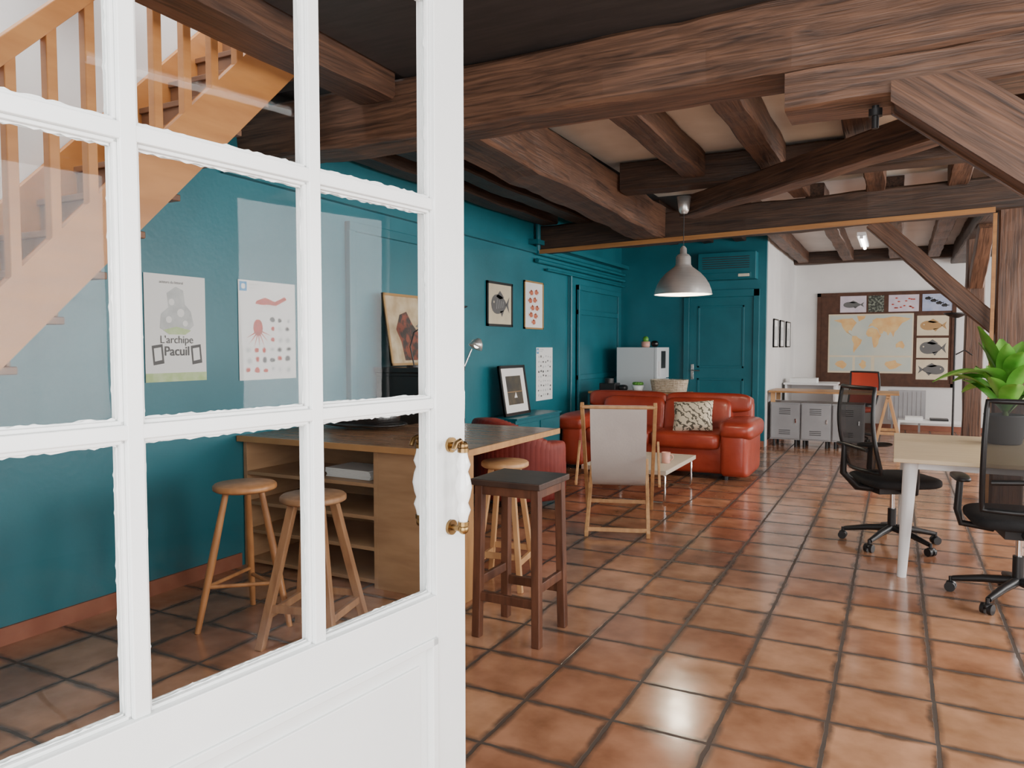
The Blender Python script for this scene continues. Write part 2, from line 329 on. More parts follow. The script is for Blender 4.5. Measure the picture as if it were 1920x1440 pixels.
for z0,z1 in((.15,.95),(1.1,1.98)):
    for u0,u1,w0,w1 in((x0+.12,x1-.12,z0,z0+.03),(x0+.12,x1-.12,z1-.03,z1)): b.b2((u0,10.762,w0),(u1,10.77,w1),TEALT)
    for u0 in(x0+.12,x1-.15): b.b2((u0,10.762,z0),(u0+.03,10.77,z1),TEALT)
b.b2((x0+.03,10.758,.93),(x0+.07,10.77,1.15),CHROME); b.cyl((x0+.05,10.76,1.06),(x0+.05,10.71,1.06),.01,CHROME); b.cyl((x0+.05,10.71,1.06),(x0+.17,10.71,1.06),.01,CHROME)
b.done('door_2',bevel=.004)
b=B(); b.b2((-2.5,10.58,2.33),(-1.72,10.799,2.70),TEALT)
for k in range(6): b.b2((-2.44,10.57,2.48+k*.03),(-1.80,10.582,2.49+k*.03),LOCKD)
b.b2((-2.46,10.57,2.35),(-1.78,10.585,2.42),TEALT); b.b2((-1.95,10.565,2.36),(-1.80,10.575,2.40),WHITEL); b.done('air_conditioner',bevel=.012)
# ------------------------------------------------------------------ timbers
timber('ceiling_beam',(-3.7,3.57,2.705),(3.7,3.57,2.765),.28,.32,BEAML,.012)
timber('beam_bolster',(-.45,3.57,2.50),(2.6,3.57,2.52),.28,.17,BEAML,.010)
a=math.atan(.80); loc=Vector((-.03,3.50,2.42)); q=Matrix.Rotation(-a,3,'Y')
pts=[(-.03,2.448),(-.03,2.385),(1.24,1.345),(1.24,1.63),(.22,2.448)]
b=B(); b.prism([q@(Vector((x,3.39,z))-loc) for x,z in pts],q@Vector((0,.20,0)),BEAML); b.done('timber_brace',loc=loc,rot=(0,a,0),bevel=.012)
timber('timber_post',(1.36,3.57,0),(1.36,3.57,2.40),.24,.24,BEAM)
b=B(); b.cyl((-.10,3.55,2.32),(-.10,3.55,2.43),.014,BLACKP); b.cyl((-.10,3.55,2.37),(-.10,3.55,2.40),.03,BLACKP,n=6); b.done('iron_bolt')
timber('ceiling_beam',(-2.35,3.74,2.78),(-2.35,7.76,2.70),.34,.34,BEAM,.012)
timber('ceiling_beam',(-3.7,7.9,2.62),(.96,7.9,2.74),.26,.30,BEAMD,.010)
b=B(); b.bar((-3.68,7.75,2.475),(.74,7.75,2.59),.03,.045,LATH); b.done('trim_1')
b=B(); b.bar((.74,7.755,.0),(.74,7.755,2.56),.03,.03,LATH); b.done('trim_2')
timber('timber_post',(.89,7.9,0),(.89,7.9,3.0),.24,.24,BEAM)
timber('timber_brace',(-.22,7.9,2.58),(.80,7.9,1.56),.13,.16,BEAM)
timber('timber_post',(.86,11.0,0),(.86,11.0,3.0),.20,.20,BEAM)
timber('timber_brace',(.86,10.88,2.2),(.86,9.7,2.78),.16,.20,BEAML)
timber('ceiling_beam',(.88,8.05,2.87),(.88,14.1,2.87),.26,.26,BEAMD)
timber('ceiling_beam',(.90,6.35,2.86),(-2.16,6.35,2.86),.22,.24,BEAMD)
timber('ceiling_beam',(.90,6.35,2.86),(3.6,6.35,2.86),.22,.24,BEAMD)
timber('ceiling_beam',(-1.72,6.86,2.66),(.9,4.25,2.66),.17,.18,BEAM,.008)
for x in(-1.52,-.9,-.25,.4,1.05,1.7,2.35,3.0):
    timber('ceiling_joist',(x,3.73,2.90),(x,6.24,2.90),.19,.20,BEAM)
    timber('ceiling_joist',(x+.05,6.46,2.92),(x+.05,7.77,2.92),.16,.17,BEAM)
for x in(-3.5,-3.1,-2.75): timber('ceiling_joist',(x,3.73,2.88),(x,7.75,2.88),.20,.24,BEAMD)
for x in(-3.4,-2.9,-2.4,-1.95): timber('ceiling_joist',(x,8.05,2.94),(x,10.78,2.94),.14,.14,BEAMD)
for x in(-1.45,-.75,-.05,.5,1.5,2.2,2.9):
    timber('ceiling_joist',(x,8.05,2.93),(x,13.8,2.93),.17,.18,BEAM)
timber('ceiling_beam',(-1.6,13.9,2.92),(3.6,13.9,2.92),.2,.2,BEAMD)
timber('ceiling_beam',(-2.60,.25,2.93),(-2.60,3.40,2.93),.26,.34,BEAM)
timber('ceiling_beam',(-3.68,2.35,3.3),(-2.74,2.35,3.3),.2,.2,BEAMD)
# ------------------------------------------------------------------ staircase
def zl(y): return 1.42+1.043*(y-1.56)
b=B()
for x in(-2.92,-3.66):
    ys,ye=.25,3.32; hv=.175
    b.prism([(x-.022,ys,max(0,zl(ys)-hv)),(x-.022,ye,zl(ye)-hv),(x-.022,ye,zl(ye)+hv-.12),(x-.022,ye-.12,zl(ye-.12)+hv),(x-.022,ys,zl(ys)+hv)],(.044,0,0),STAIR)
n=16
for k in range(n):
    y=.33+k*.185; z=zl(y)+.03
    if z<.05: continue
    b.b2((-3.64,y-.03,z-.03),(-2.94,y+.21,z),TREAD); b.b2((-3.64,y+.17,z),(-2.94,y+.185,z+.17),TREAD)
y=.55
while y<3.25:
    z0=zl(y)+.15; z1=zl(y)+1.0
    b.box((-2.92,y,(z0+z1)/2),(.042,.042,z1-z0),STAIR)
    y+=.155
b.bar((-2.92,.35,zl(.35)+1.0),(-2.92,3.2,zl(3.2)+1.0),.06,.075,STAIR)
b.box((-2.92,.40,.75),(.09,.09,1.5),STAIR)
b.b2((-3.68,3.25,3.02),(-2.75,3.44,3.10),TREAD)
b.done('staircase',bevel=.004)
b=B()
for k in range(14): b.box((-2.5,.5+k*.21,3.58),(.04,.04,.9),STAIR)
b.box((-2.5,1.85,4.04),(.07,3.1,.06),STAIR); b.box((-2.5,1.85,3.14),(.07,3.1,.03),STAIR); b.done('landing_railing')
# ------------------------------------------------------------------ glazed door
b=B(); W=1.055; T=.022
def dbox(t0,t1,z0,z1,d=T,m=DOORW,off=0): b.b2((t0,off-d,z0),(t1,off+d,z1),m)
zt=2.16
dbox(.010,.098,.01,zt); dbox(W-.105,W,.01,zt); dbox(.098,W-.105,2.045,zt)
dbox(.098,W-.105,.01,.13); dbox(.098,W-.105,.845,.925)
cols=[(.098,.367),(.389,.661),(.683,W-.105)]; rows=[(.925,1.283),(1.302,1.655),(1.676,2.045)]
for t0,t1 in((.367,.389),(.661,.683)): dbox(t0,t1,.925,2.045,.017)
for z0,z1 in((1.283,1.302),(1.655,1.676)): dbox(.098,W-.105,z0,z1,.0168)
for t0,t1 in cols:
    for z0,z1 in rows:
        for sgn in(1,-1):
            g=.0055
            for a,c,e,f in((t0,t1,z0,z0+g),(t0,t1,z1-g,z1),(t0,t0+g,z0,z1),(t1-g,t1,z0,z1)):
                b.b2((a,min(sgn*.003,sgn*.010),e),(c,max(sgn*.003,sgn*.010),f),DOORW)
            rnd=random.Random(int(t0*1000)+int(z0*77)+sgn)
            def bead(p0,p1,inn):
                P0=Vector(p0);P1=Vector(p1);I=Vector(inn);m=36;vs=[]
                for i in range(m+1):
                    p=P0.lerp(P1,i/m); w=.0012+.0028*rnd.random()**2; vs+= [p,p+I*w]
                b.add([v+Vector((0,sgn*.0032,0)) for v in vs],[(2*i,2*i+1,2*i+3,2*i+2) for i in range(m)],DOORW)
            a0,a1,c0,c1=t0+g,t1-g,z0+g,z1-g
            bead((a0,0,c0),(a1,0,c0),(0,0,1));bead((a0,0,c1),(a1,0,c1),(0,0,-1));bead((a0,0,c0),(a0,0,c1),(1,0,0));bead((a1,0,c0),(a1,0,c1),(-1,0,0))
        b.poly([(t0,0,z0),(t1,0,z0),(t1,0,z1),(t0,0,z1)],GLASS)
dbox(.098,W-.105,.13,.845,.010)
for sgn in(1,-1):
    for a,c,e,f in((.098,W-.105,.13,.145),(.098,W-.105,.83,.845),(.098,.113,.13,.845),(W-.12,W-.105,.13,.845)):
        b.b2((a,min(sgn*.008,sgn*.026),e),(c,max(sgn*.008,sgn*.026),f),DOORW)
    b.b2((.14,min(sgn*.008,sgn*.016),.175),(W-.147,max(sgn*.008,sgn*.016),.80),DOORW)
for sgn in(-1,1):
    y0=sgn*.022; y1=sgn*.054; t=.056
    for z in(1.210,1.049):
        b.cyl((t,y0,z),(t,y0+sgn*.006,z),.015,BRASS); b.cyl((t,y0,z),(t,y1,z),.006,BRASS); b.sup((t,y1,z),(.020,.020,.020),BRASS,1)
    for z in(1.202,1.060): b.cyl((t,y1,z-.004),(t,y1,z+.004),.011,BRASS)
    b.lathe([(r,z*1.12) for r,z in [(.0,0),(.008,0),(.010,.01),(.0145,.022),(.0095,.034),(.0135,.044),(.017,.061),(.0135,.078),(.0095,.088),(.0145,.100),(.010,.112),(.008,.122),(0,.122)]],(t,y1,1.062),PORC,20)
    b.tube([(t,y1,1.212),(t+.010,y1,1.222),(t+.022,y1,1.218),(t+.028,y1,1.206)],.005,BRASS)
for z in(.35,1.1,1.9): b.cyl((W+.004,-.025,z-.05),(W+.004,-.025,z+.05),.009,METW)
P=Vector((-.780,1.285,0)); dr=Vector((.128,.992,0))
ang=math.atan2(-dr.y,-dr.x)
b.done('door_1',loc=P,rz=ang,bevel=.0015)
b=B(); b.b2((-1.02,.05,0),(-.95,.19,2.5),DOORW); b.done('trim_3')
# ------------------------------------------------------------------ bar
b=B(); zt=.84; X0=-3.69; X1=-2.05; Y0=3.38
b.b2((X0,Y0,zt-.035),(X1,4.42,zt),BART); b.b2((-3.1,4.41,zt-.035),(X1,4.69,zt),BART)
for lo,hi in(((X0,Y0-.005,zt-.036),(X1+.005,Y0+.01,zt+.0005)),((X1-.008,Y0-.005,zt-.036),(X1+.007,4.70,zt+.0005))): b.b2(lo,hi,BARE)
b.b2((X0,Y0+.05,0),(X0+.03,4.4,zt-.035),BARS); b.b2((-2.66,Y0+.05,0),(-2.63,4.4,zt-.035),BARS)
b.b2((X0+.03,3.92,0),(-2.63,3.94,zt-.035),BARS); b.b2((X0+.03,4.38,0),(-2.63,4.4,zt-.035),BARS)
for z in(.61,.42,.24,.05): b.b2((X0+.03,Y0+.05,z-.022),(-2.66,3.92,z),BARS)
b.b2((-2.63,Y0+.05,0),(X1-.03,3.54,zt-.035),BARS)
b.b2((X1-.03,Y0+.048,0),(X1-.008,3.542,zt-.035),BARE)
b.done('bar_counter',bevel=.002)
b=B()
for k in range(6): b.box((-2.90+random.uniform(-.01,.01),3.62,.6165+k*.009),(.34,.24,.008),PAPER,(0,0,random.uniform(-.05,.05)))
b.done('paper_stack')
b=B(); b.sup((0,0,.075),(.52,.30,.15),BLACKL,.7); b.sup((0,0,.03),(.64,.40,.05),BLACKL,.9); b.done('black_hat',loc=(-3.25,4.10,.845))
b=B(); b.lathe([(0,.0),(.05,.0),(.055,.01),(.055,.09),(.04,.11),(.04,.13)],(0,0,0),GLASS,24); b.lathe([(0,.011),(.048,.011),(.048,.05),(0,.05)],(0,0,0),PAPER,20); b.lathe([(.04,.125),(.044,.128),(.044,.134),(.0,.14)],(0,0,0),ALU,20); b.done('glass_jar',loc=(-2.68,4.15,.841))
# ------------------------------------------------------------------ stools
def stool(name,loc,h,r,mat,splay,n,rot,leg=.018,square=False):
    b=B()
    b.lathe([(0,h-.035),(r*.9,h-.035),(r,h-.026),(r,h-.008),(r*.95,h),(0,h)],(0,0,0),mat,32)
    A=[]
    for k in range(n):
        t=2*math.pi*k/n+rot; p0=Vector((math.cos(t)*r*.62,math.sin(t)*r*.62,h-.03)); p1=Vector((math.cos(t)*splay,math.sin(t)*splay,0))
        A.append((p0,p1))
        if square: b.bar(p0,p1,leg*2,leg*2,mat,up=(math.cos(t+.78),math.sin(t+.78),0))
        else: b.tube([p0,p0.lerp(p1,.5),p1],[leg*.85,leg*1.1,leg*.8],mat,12)
    for k in range(n):
        for f in((.72,.60) if square else (.68,)):
            ff=f+.05*(k%2); a=A[k][0].lerp(A[k][1],ff); c=A[(k+1)%n][0].lerp(A[(k+1)%n][1],ff)
            if square:
                if f==.72: b.bar(a,c,.02,.035,mat)
            else: b.tube([a,c],.010,mat,8)
    b.done(name,loc=loc,bevel=.003)
stool('round_bar_stool',(-2.92,2.72,0),.71,.155,PINE,.25,3,R(250))
stool('round_bar_stool',(-2.45,2.70,0),.70,.155,OAK,.26,4,R(45)+.25,.019,True)
stool('round_bar_stool',(-2.03,3.86,0),.73,.14,BEECH,.20,4,R(45)+.15,.015,True)
b=B(); h=.77
b.box((0,0,h-.015),(.37,.35,.03),SEATD); b.box((0,0,h-.05),(.33,.31,.05),MAHOG)
for a in(-1,1):
    for c in(-1,1): b.bar((a*.148,c*.135,h-.03),(a*.160,c*.150,0),.042,.042,MAHOG,up=(0,1,0))
for c in(-1,1): b.box((0,c*.146,.20+.0),(.29,.022,.045),MAHOG); b.box((c*.155,0,.27),(.022,.27,.045),MAHOG)
b.done('square_bar_stool',loc=(-1.615,3.235,0),bevel=.004)
# ------------------------------------------------------------------ pictures / posters helpers (local x right, z up, front -y)
LW=R(90)
def pic(W,H,fr,d,fm,mm,mat_in=0):
    b=B()
    b.b2((-W/2,-d*.6,-H/2),(W/2,0,H/2),mm)
    if fr:
        for a,c,e,f in((-W/2,W/2,-H/2,-H/2+fr),(-W/2,W/2,H/2-fr,H/2),(-W/2,-W/2+fr,-H/2,H/2),(W/2-fr,W/2,-H/2,H/2)): b.b2((a,-d,e),(c,0,f),fm)
    return b
def rect(b,x0,x1,z0,z1,y,mat): b.poly([(x0,y,z0),(x1,y,z0),(x1,y,z1),(x0,y,z1)],mat)
def fish(b,cx,cz,L,H,y,mat,flip=1,vert=False,eye=None):
    pts=[]
    for i in range(20):
        t=2*math.pi*i/20; pts.append((math.cos(t)*L*.40-L*.06,math.sin(t)*H*.38*(1-.25*math.cos(t))))
    tail=[(L*.30,0),(L*.5,H*.34),(L*.44,0),(L*.5,-H*.34)]
    fin=[(-L*.2,H*.30),(L*.0,H*.55),(L*.22,H*.28),(0,H*.2)]; fin2=[(0,-H*.28),(L*.1,-H*.5),(L*.22,-H*.22)]
    for P in(pts,tail,fin,fin2):
        Q=[]
        for a,c in P:
            a*=flip
            if vert: a,c=c,a
            Q.append((cx+a,y,cz+c))
        b.poly(Q,mat)
    if eye: b.poly([(cx-flip*L*.32+.05*H*math.cos(t*.785),y-.0008,cz+H*.08+.05*H*math.sin(t*.785)) for t in range(8)],eye)
b=pic(.41,.61,0,.004,None,PAPER); y=-.0035
rect(b,-.205,.205,-.305,-.255,y,GREENINK)
b.poly([(x,y,z) for x,z in((-.06,.20),(.0,.24),(.05,.22),(.06,.14),(.10,.10),(.12,.02),(.06,-.03),(-.04,-.03),(-.11,.0),(-.10,.08),(-.05,.12))],LGREY)
b.poly([(x,y-.0006,z) for x,z in((-.09,-.01),(.0,.01),(.1,-.01),(.06,-.035),(-.05,-.035))],GREENINK)
for x,z,r in((-.03,.15,.02),(.03,.09,.025),(-.05,.05,.02),(.06,.03,.018)): b.poly([(x+r*math.cos(t*.7),y-.0006,z+r*math.sin(t*.7)) for t in range(9)],PAPER)
for s_,x in((1,-.13),(-1,.13)):
    b.poly([(x-.035,y,-.10),(x+.035,y,-.09),(x+.045,y,-.20),(x-.025,y,-.21)],GREYINK); b.poly([(x-.022,y-.0006,-.115),(x+.024,y-.0006,-.108),(x+.03,y-.0006,-.18),(x-.016,y-.0006,-.188)],PAPER)
o=b.done('wall_poster',loc=(XL+.003,2.955,1.505),rz=LW)
text(o,"L'archipe",.062,.0,-.085,-.006,GREYINK); text(o,"Pacuil",.075,.0,-.155,-.006,GREYINK,bold=.001); text(o,"acteurs du littoral",.022,-.03,.255,-.006,GREYINK)
def seaposter(name,W,H,loc,blobs,seed,red=True):
    rnd=random.Random(seed); b=pic(W,H,0,.004,None,PAPER); y=-.0035
    rect(b,-W/2+.01,-W/2+.07,H/2-.07,H/2-.01,y,BLUEINK); b.poly([(-W/2+.04+.018*math.cos(t*.785),y-.0006,H/2-.04+.018*math.sin(t*.785)) for t in range(8)],PAPER)
    rect(b,-W/2+.09,-W/2+.2,H/2-.03,H/2-.02,y,LGREY); rect(b,-W/2+.09,-W/2+.17,H/2-.05,H/2-.042,y,LGREY)
    if red:
        b.poly([(x*W,y,z*H) for x,z in((-.20,.30),(-.05,.34),(.12,.30),(.30,.36),(.34,.33),(.14,.26),(0,.27),(-.1,.26),(-.22,.27))],REDINK)
        for k in range(5): b.poly([((-.05+k*.05)*W,y,.27*H),((-.04+k*.05)*W,y,.27*H),((-.09+k*.05)*W,y,.21*H)],REDINK)
        b.poly([(-.18*W+.042*math.cos(t*.63),y,.03*H+.055*math.sin(t*.63)) for t in range(10)],REDINK)
        for k in range(7):
            a=R(200+k*23); b.poly([(-.18*W+.02*math.cos(a),y,.0*H+.02*math.sin(a)),(-.18*W+.035*math.cos(a+.3),y,.0+.035*math.sin(a+.3)),(-.18*W+.12*math.cos(a+.1),y,.0+.12*math.sin(a+.1))],REDINK)
    nx,nz=blobs
    for i in range(nx):
        for j in range(nz):
            cx=-W*.42+W*.84*(i+.5)/nx+rnd.uniform(-.008,.008); cz=-H*.45+H*.82*(j+.5)/nz+rnd.uniform(-.008,.008)
            if red and ((cz>.17*H) or (cx<-.02 and cz>-.12*H)): continue
            rx=rnd.uniform(.25,.42)*W*.84/nx; rz=rnd.uniform(.2,.36)*H*.82/nz; m=rnd.choice([GREYINK,LGREY,REDINK if red else LGREY])
            b.poly([(cx+rx*math.cos(t*.7)*rnd.uniform(.7,1),y,cz+rz*math.sin(t*.7)*rnd.uniform(.7,1)) for t in range(9)],m)
    return b.done(name,loc=loc,rz=LW)
seaposter('seafood_poster',.50,.64,(XL+.003,3.665,1.505),(6,8),3)
seaposter('seafood_poster',.46,.62,(XL+.003,8.03,1.08),(6,9),5,False)
b=pic(.30,.62,0,.004,None,PAPER); b.done('wall_notice',loc=(XL+.003,6.0,1.46),rz=LW)
b=pic(.56,.46,.025,.02,BLACKFR,PAPERC); fish(b,.0,0,.42,.26,-.0135,GREYINK,1,eye=PAPERC)
for k in range(4): b.poly([(-.08+k*.045,-.0145,-.05+.006*k),(-.076+k*.045,-.0145,-.05+.006*k),(-.062+k*.045,-.0145,.05-.006*k),(-.066+k*.045,-.0145,.05-.006*k)],LGREY)
b.done('framed_fish_print',loc=(XL+.001,6.90,1.84),rz=LW)
b=pic(.50,.54,.018,.02,GOLDF,PAPER)
for x,z in((-.07,.14),(.07,.15),(-.10,.05),(.03,.06),(-.04,-.03),(.09,-.03),(-.08,-.11),(.05,-.12),(-.01,-.19)): fish(b,x,z,.12,.07,-.0135,CORAL,1 if x>0 else -1,eye=PAPER)
b.done('framed_fish_print',loc=(XL+.001,7.72,1.87),rz=LW)
for yc,w in((11.68,.44),(12.35,.44),(13.1,.5)):
    b=pic(w,.42,.02,.02,BLACKFR,PAPER); rect(b,-w*.25,w*.25,-.10,.10,-.0135,LGREY); b.done('small_framed_picture',loc=(-1.605,yc,1.60),rz=LW)
b=B(); b.b2((0,0,0),(.32,1.1,.66),TEALT); b.b2((-.0,-.01,.66),(.34,1.11,.68),TEALT)
for k in range(2): b.b2((.32,.03+k*.54,.05),(.335,.52+k*.54,.62),TEALT)
b.done('low_cabinet',loc=(XL+.02,6.62,0),bevel=.004)
b=pic(.58,.52,.03,.025,BLACKFR,PAPER); rect(b,-.17,.17,-.15,.15,-.0155,SEAP); rect(b,-.17,.17,-.02,-.014,-.0165,GOLDF); b.poly([(-.03,-.017,-.08),(.04,-.017,-.08),(.015,-.017,-.02)],PAPER)
b.done('leaning_framed_photo',loc=(XL+.15,6.94,.945),rot=(R(-9),0,LW))
b=B(); b.b2((0,0,0),(.40,.62,1.20),BLACKL); b.b2((-.0,-.03,1.20),(.43,.65,1.24),BLACKL); b.b2((0,-.015,1.17),(.415,.635,1.20),BLACKL)
b.b2((.40,.0,.62),(.56,.62,.70),BLACKL); b.b2((.40,.04,.74),(.412,.58,1.14),BLACKL); b.b2((.40,.05,0),(.45,.11,.62),BLACKL); b.b2((.40,.51,0),(.45,.57,.62),BLACKL)
b.done('upright_piano',loc=(XL+.06,4.74,0),bevel=.006)
b=pic(.50,.58,.02,.02,GOLDF,PAINTC)
b.poly([(x,-.0135,z) for x,z in((-.06,.12),(.04,.15),(.10,.05),(.18,-.03),(.20,-.25),(-.06,-.25),(-.08,-.10),(-.13,-.0))],PAINTR)
b.done('leaning_painting',loc=(XL+.15,5.0,1.535),rot=(R(-9),0,LW))
def desklamp(name,loc,rz,hgt=.3,head=.05,m=ALU,blk=BLACKP):
    b=B(); b.cyl((0,0,0),(0,0,.015),.06,blk); b.tube([(0,0,.01),(-.03,0,hgt*.5),(.0,0,hgt*.85),(.07,0,hgt)],.006,blk)
    q=Euler((0,R(200),0)).to_matrix(); b.lathe([(.015,-.05),(.03,-.045),(head*.8,-.02),(head,.02),(head*.95,.02),(head*.7,-.015),(.0,-.035)],(.09,0,hgt-.01),m,20,q); b.done(name,loc=loc,rz=rz)
desklamp('desk_lamp',(XL+.34,4.86,1.24),.5,.32,.075,PORC)
b=B(); b.lathe([(0,0),(.035,0),(.038,.02),(.035,.16),(.015,.21),(.014,.26),(0,.26)],(0,0,0),BLACKL,20); b.done('dark_bottle',loc=(XL+.38,5.16,1.24))
b=B(); b.cyl((0,0,0),(0,0,.03),.13,BLACKP); b.tube([(0,0,.03),(0,0,1.0),(-.02,-.02,1.15),(.05,.05,1.38)],.009,CHROME)
q=Euler((R(150),0,R(-30))).to_matrix(); b.lathe([(.0,-.06),(.02,-.055),(.05,-.02),(.065,.03),(.06,.03),(.045,-.01),(0,-.035)],(.08,.09,1.42),ALU,24,q); b.sup((.08,.09,1.41),(.05,.05,.05),BULB,1); b.done('reading_lamp',loc=(-3.38,5.65,0))
b=B(); b.cyl((0,0,0),(0,0,.03),.10,BLACKP); b.cyl((0,0,.03),(0,0,1.74),.008,BLACKP); b.lathe([(0,0),(.02,.0),(.07,.02),(.075,.03),(.07,.03),(0,.01)],(0,0,1.74),BLACKP,24); b.done('uplighter_lamp',loc=(-3.55,5.86,0))
# ------------------------------------------------------------------ armchair, sofa, deck chair, coffee table
b=B()
for i in range(41):
    a=R(-25)+R(230)*i/40; hgt=.50+.20*max(0,math.sin(a))**1.0
    b.sup((math.cos(a)*.36,math.sin(a)*.34,.08+hgt/2),(.18,.20,hgt),REDD,.9,.25,rot=(0,0,a-R(90)),n=10)
b.sup((0,-.05,.26),(.60,.62,.36),REDD,.4,.3); b.sup((0,-.08,.42),(.54,.56,.16),REDD,.45,.5)
for x in(-.25,.25):
    for yy in(-.25,.25): b.cyl((x,yy,0),(x,yy,.1),.022,BLACKP)
b.done('tub_armchair',loc=(-2.99,5.98,0),rz=R(150))
b=B()
b.sup((0,.02,.24),(1.90,.80,.38),REDL,.15,.2)
for s_ in(-1,1):
    b.sup((s_*.90,-.02,.30),(.30,.88,.52),REDL,.3,.2); b.sup((s_*.92,-.06,.53),(.36,.86,.22),REDL,.35,.6)
    b.sup((s_*.375,-.12,.40),(.76,.66,.20),REDL,.2,.45)
    b.sup((s_*.375,.27,.58),(.76,.26,.46),REDL,.2,.35,rot=(R(-12),0,0)); b.sup((s_*.475,.36,.76),(.96,.25,.22),REDL,.12,.45,rot=(R(-8),0,0))
b.sup((0,.40,.46),(1.92,.18,.74),REDL,.12,.15)
for x in(-.8,.8):
    for yy in(-.32,.36): b.cyl((x,yy,0),(x,yy,.1),.03,BLACKP)
b.done('leather_sofa',loc=(-2.37,8.30,0))
b=B()
def cu(u,v,s_):
    x=(u-.5)*2; z=(v-.5)*2; p=(1-x**4)*(1-z**4); k=1-.06*(1-abs(x))*abs(z); k2=1-.06*(1-abs(z))*abs(x)
    return (x*.215*k2,s_*.075*max(0,p)**.6,z*.17*k)
for s_ in(-1,1): b.grid(lambda u,v,s_=s_:cu(u,v,s_),16,16,CUSH)
b.done('throw_pillow',loc=(-1.93,8.02,.655),rot=(R(-22),R(-4),0))
b=B()
for s_ in(-1,1):
    b.bar((s_*.27,-.33,.97),(s_*.27,.52,.02),.028,.045,BEECH); b.bar((s_*.225,.42,.44),(s_*.225,-.46,.02),.028,.045,BEECH)
    b.bar((s_*.30,-.10,.66),(s_*.30,-.50,.40),.018,.03,BEECH)
b.cyl((-.27,-.33,.95),(.27,-.33,.95),.014,BEECH); b.cyl((-.225,.41,.42),(.225,.41,.42),.014,BEECH); b.bar((-.27,.47,.08),(.27,.47,.08),.02,.03,BEECH); b.bar((-.225,-.42,.05),(.225,-.42,.05),.02,.03,BEECH)
def cv(u,v):
    p0=Vector((0,-.335,.965));p1=Vector((0,-.10,.22));p2=Vector((0,.20,.16));p3=Vector((0,.41,.43))
    p=p0*(1-v)**3+p1*3*v*(1-v)**2+p2*3*v*v*(1-v)+p3*v**3; return (-.21+.42*u,p.y,p.z)
b.grid(cv,6,24,CANVAS); b.grid(lambda u,v:(cv(u,v)[0],cv(u,v)[1]-.004,cv(u,v)[2]-.003),6,24,CANVAS)
b.done('canvas_deck_chair',loc=(-1.93,5.60,0),rz=R(18),bevel=.003)
b=B(); b.b2((-.40,-.55,.27),(.40,.55,.31),WHITEL)
for yy in(-.48,.48): b.tube([(-.34,yy,.27),(-.37,yy,.25),(-.37,yy,.03),(-.35,yy,.01),(.35,yy,.01),(.37,yy,.03),(.37,yy,.25),(.34,yy,.27)],.011,CHROME)
b.done('coffee_table',loc=(-2.17,6.95,0),bevel=.004)
b=B(); b.lathe([(0,0),(.036,0),(.038,.005),(.042,.10),(.039,.10),(.034,.008),(0,.008)],(0,0,0),PINKM,24); b.tube([(.038,0,.08),(.065,0,.075),(.068,0,.045),(.038,0,.025)],.006,PINKM); b.done('pink_mug',loc=(-1.90,6.86,.311))
# ------------------------------------------------------------------ fridge, sideboard
b=B(); b.b2((0,0,.03),(.53,.60,1.39),FRIDGE); b.b2((.535,.0,.03),(.57,.60,.95),FRIDGE); b.b2((.535,0,.965),(.57,.60,1.39),FRIDGE)
b.b2((.57,.04,.70),(.60,.065,.92),METW); b.b2((.57,.04,1.0),(.60,.065,1.2),METW); b.b2((.5705,.2,1.10),(.573,.42,1.34),BLACKP); b.b2((0.02,.02,0),(.5,.58,.03),BLACKP); b.done('refrigerator',loc=(-3.45,9.9,0),bevel=.012)
b=B(); b.lathe([(0,0),(.05,0),(.06,.02),(.06,.08),(.05,.08),(0,.06)],(0,0,0),PINKM,16); b.sup((.1,.1,.05),(.1,.1,.09),BLACKL,.8); b.sup((0,0,.11),(.08,.08,.09),PLANTG,.9); b.done('fridge_top_ornament',loc=(-3.1,10.1,1.391))
b=B(); b.b2((-3.5,9.0,.0),(-2.3,9.45,.80),TREAD); b.b2((-3.52,8.99,.80),(-2.28,9.47,.83),BARE); b.done('sideboard',bevel=.004)
b=B()
for k in range(7):
    z=.015+k*.022; s_=.9+.1*k/6
    b.tube([(.22*s_*math.copysign(abs(math.cos(t/16*math.pi*2))**.6,math.cos(t/16*math.pi*2)),.15*s_*math.copysign(abs(math.sin(t/16*math.pi*2))**.6,math.sin(t/16*math.pi*2)),z) for t in range(16)],.012,WICK,6,True)
for t in range(24):
    a=t/24*2*math.pi; f=lambda q,m:m*math.copysign(abs(q)**.6,q); b.tube([(f(math.cos(a),.20),f(math.sin(a),.135),0),(f(math.cos(a),.225),f(math.sin(a),.155),.16)],.006,WICK,5)
b.box((0,0,.006),(.36,.24,.01),WICK); b.done('wicker_basket',loc=(-2.52,9.22,.831))
b=B(); b.box((0,0,.05),(.22,.2,.1),BLACKP); b.cyl((.0,-.02,.1),(0,-.02,.16),.06,BLACKP); b.sup((.18,0,.04),(.12,.12,.08),BLACKP,.7); b.done('coffee_maker',loc=(-3.30,9.2,.831),bevel=.01)
b=B(); b.lathe([(0,0),(.06,0),(.08,.08),(.075,.08),(0,.02)],(0,0,0),PORC,20)
for k in range(10): a=k*.63; b.sup((.05*math.cos(a),.05*math.sin(a),.10),(.05,.05,.04),PLANTG,1,n=6)
b.done('herb_pot',loc=(-2.92,9.2,.831))
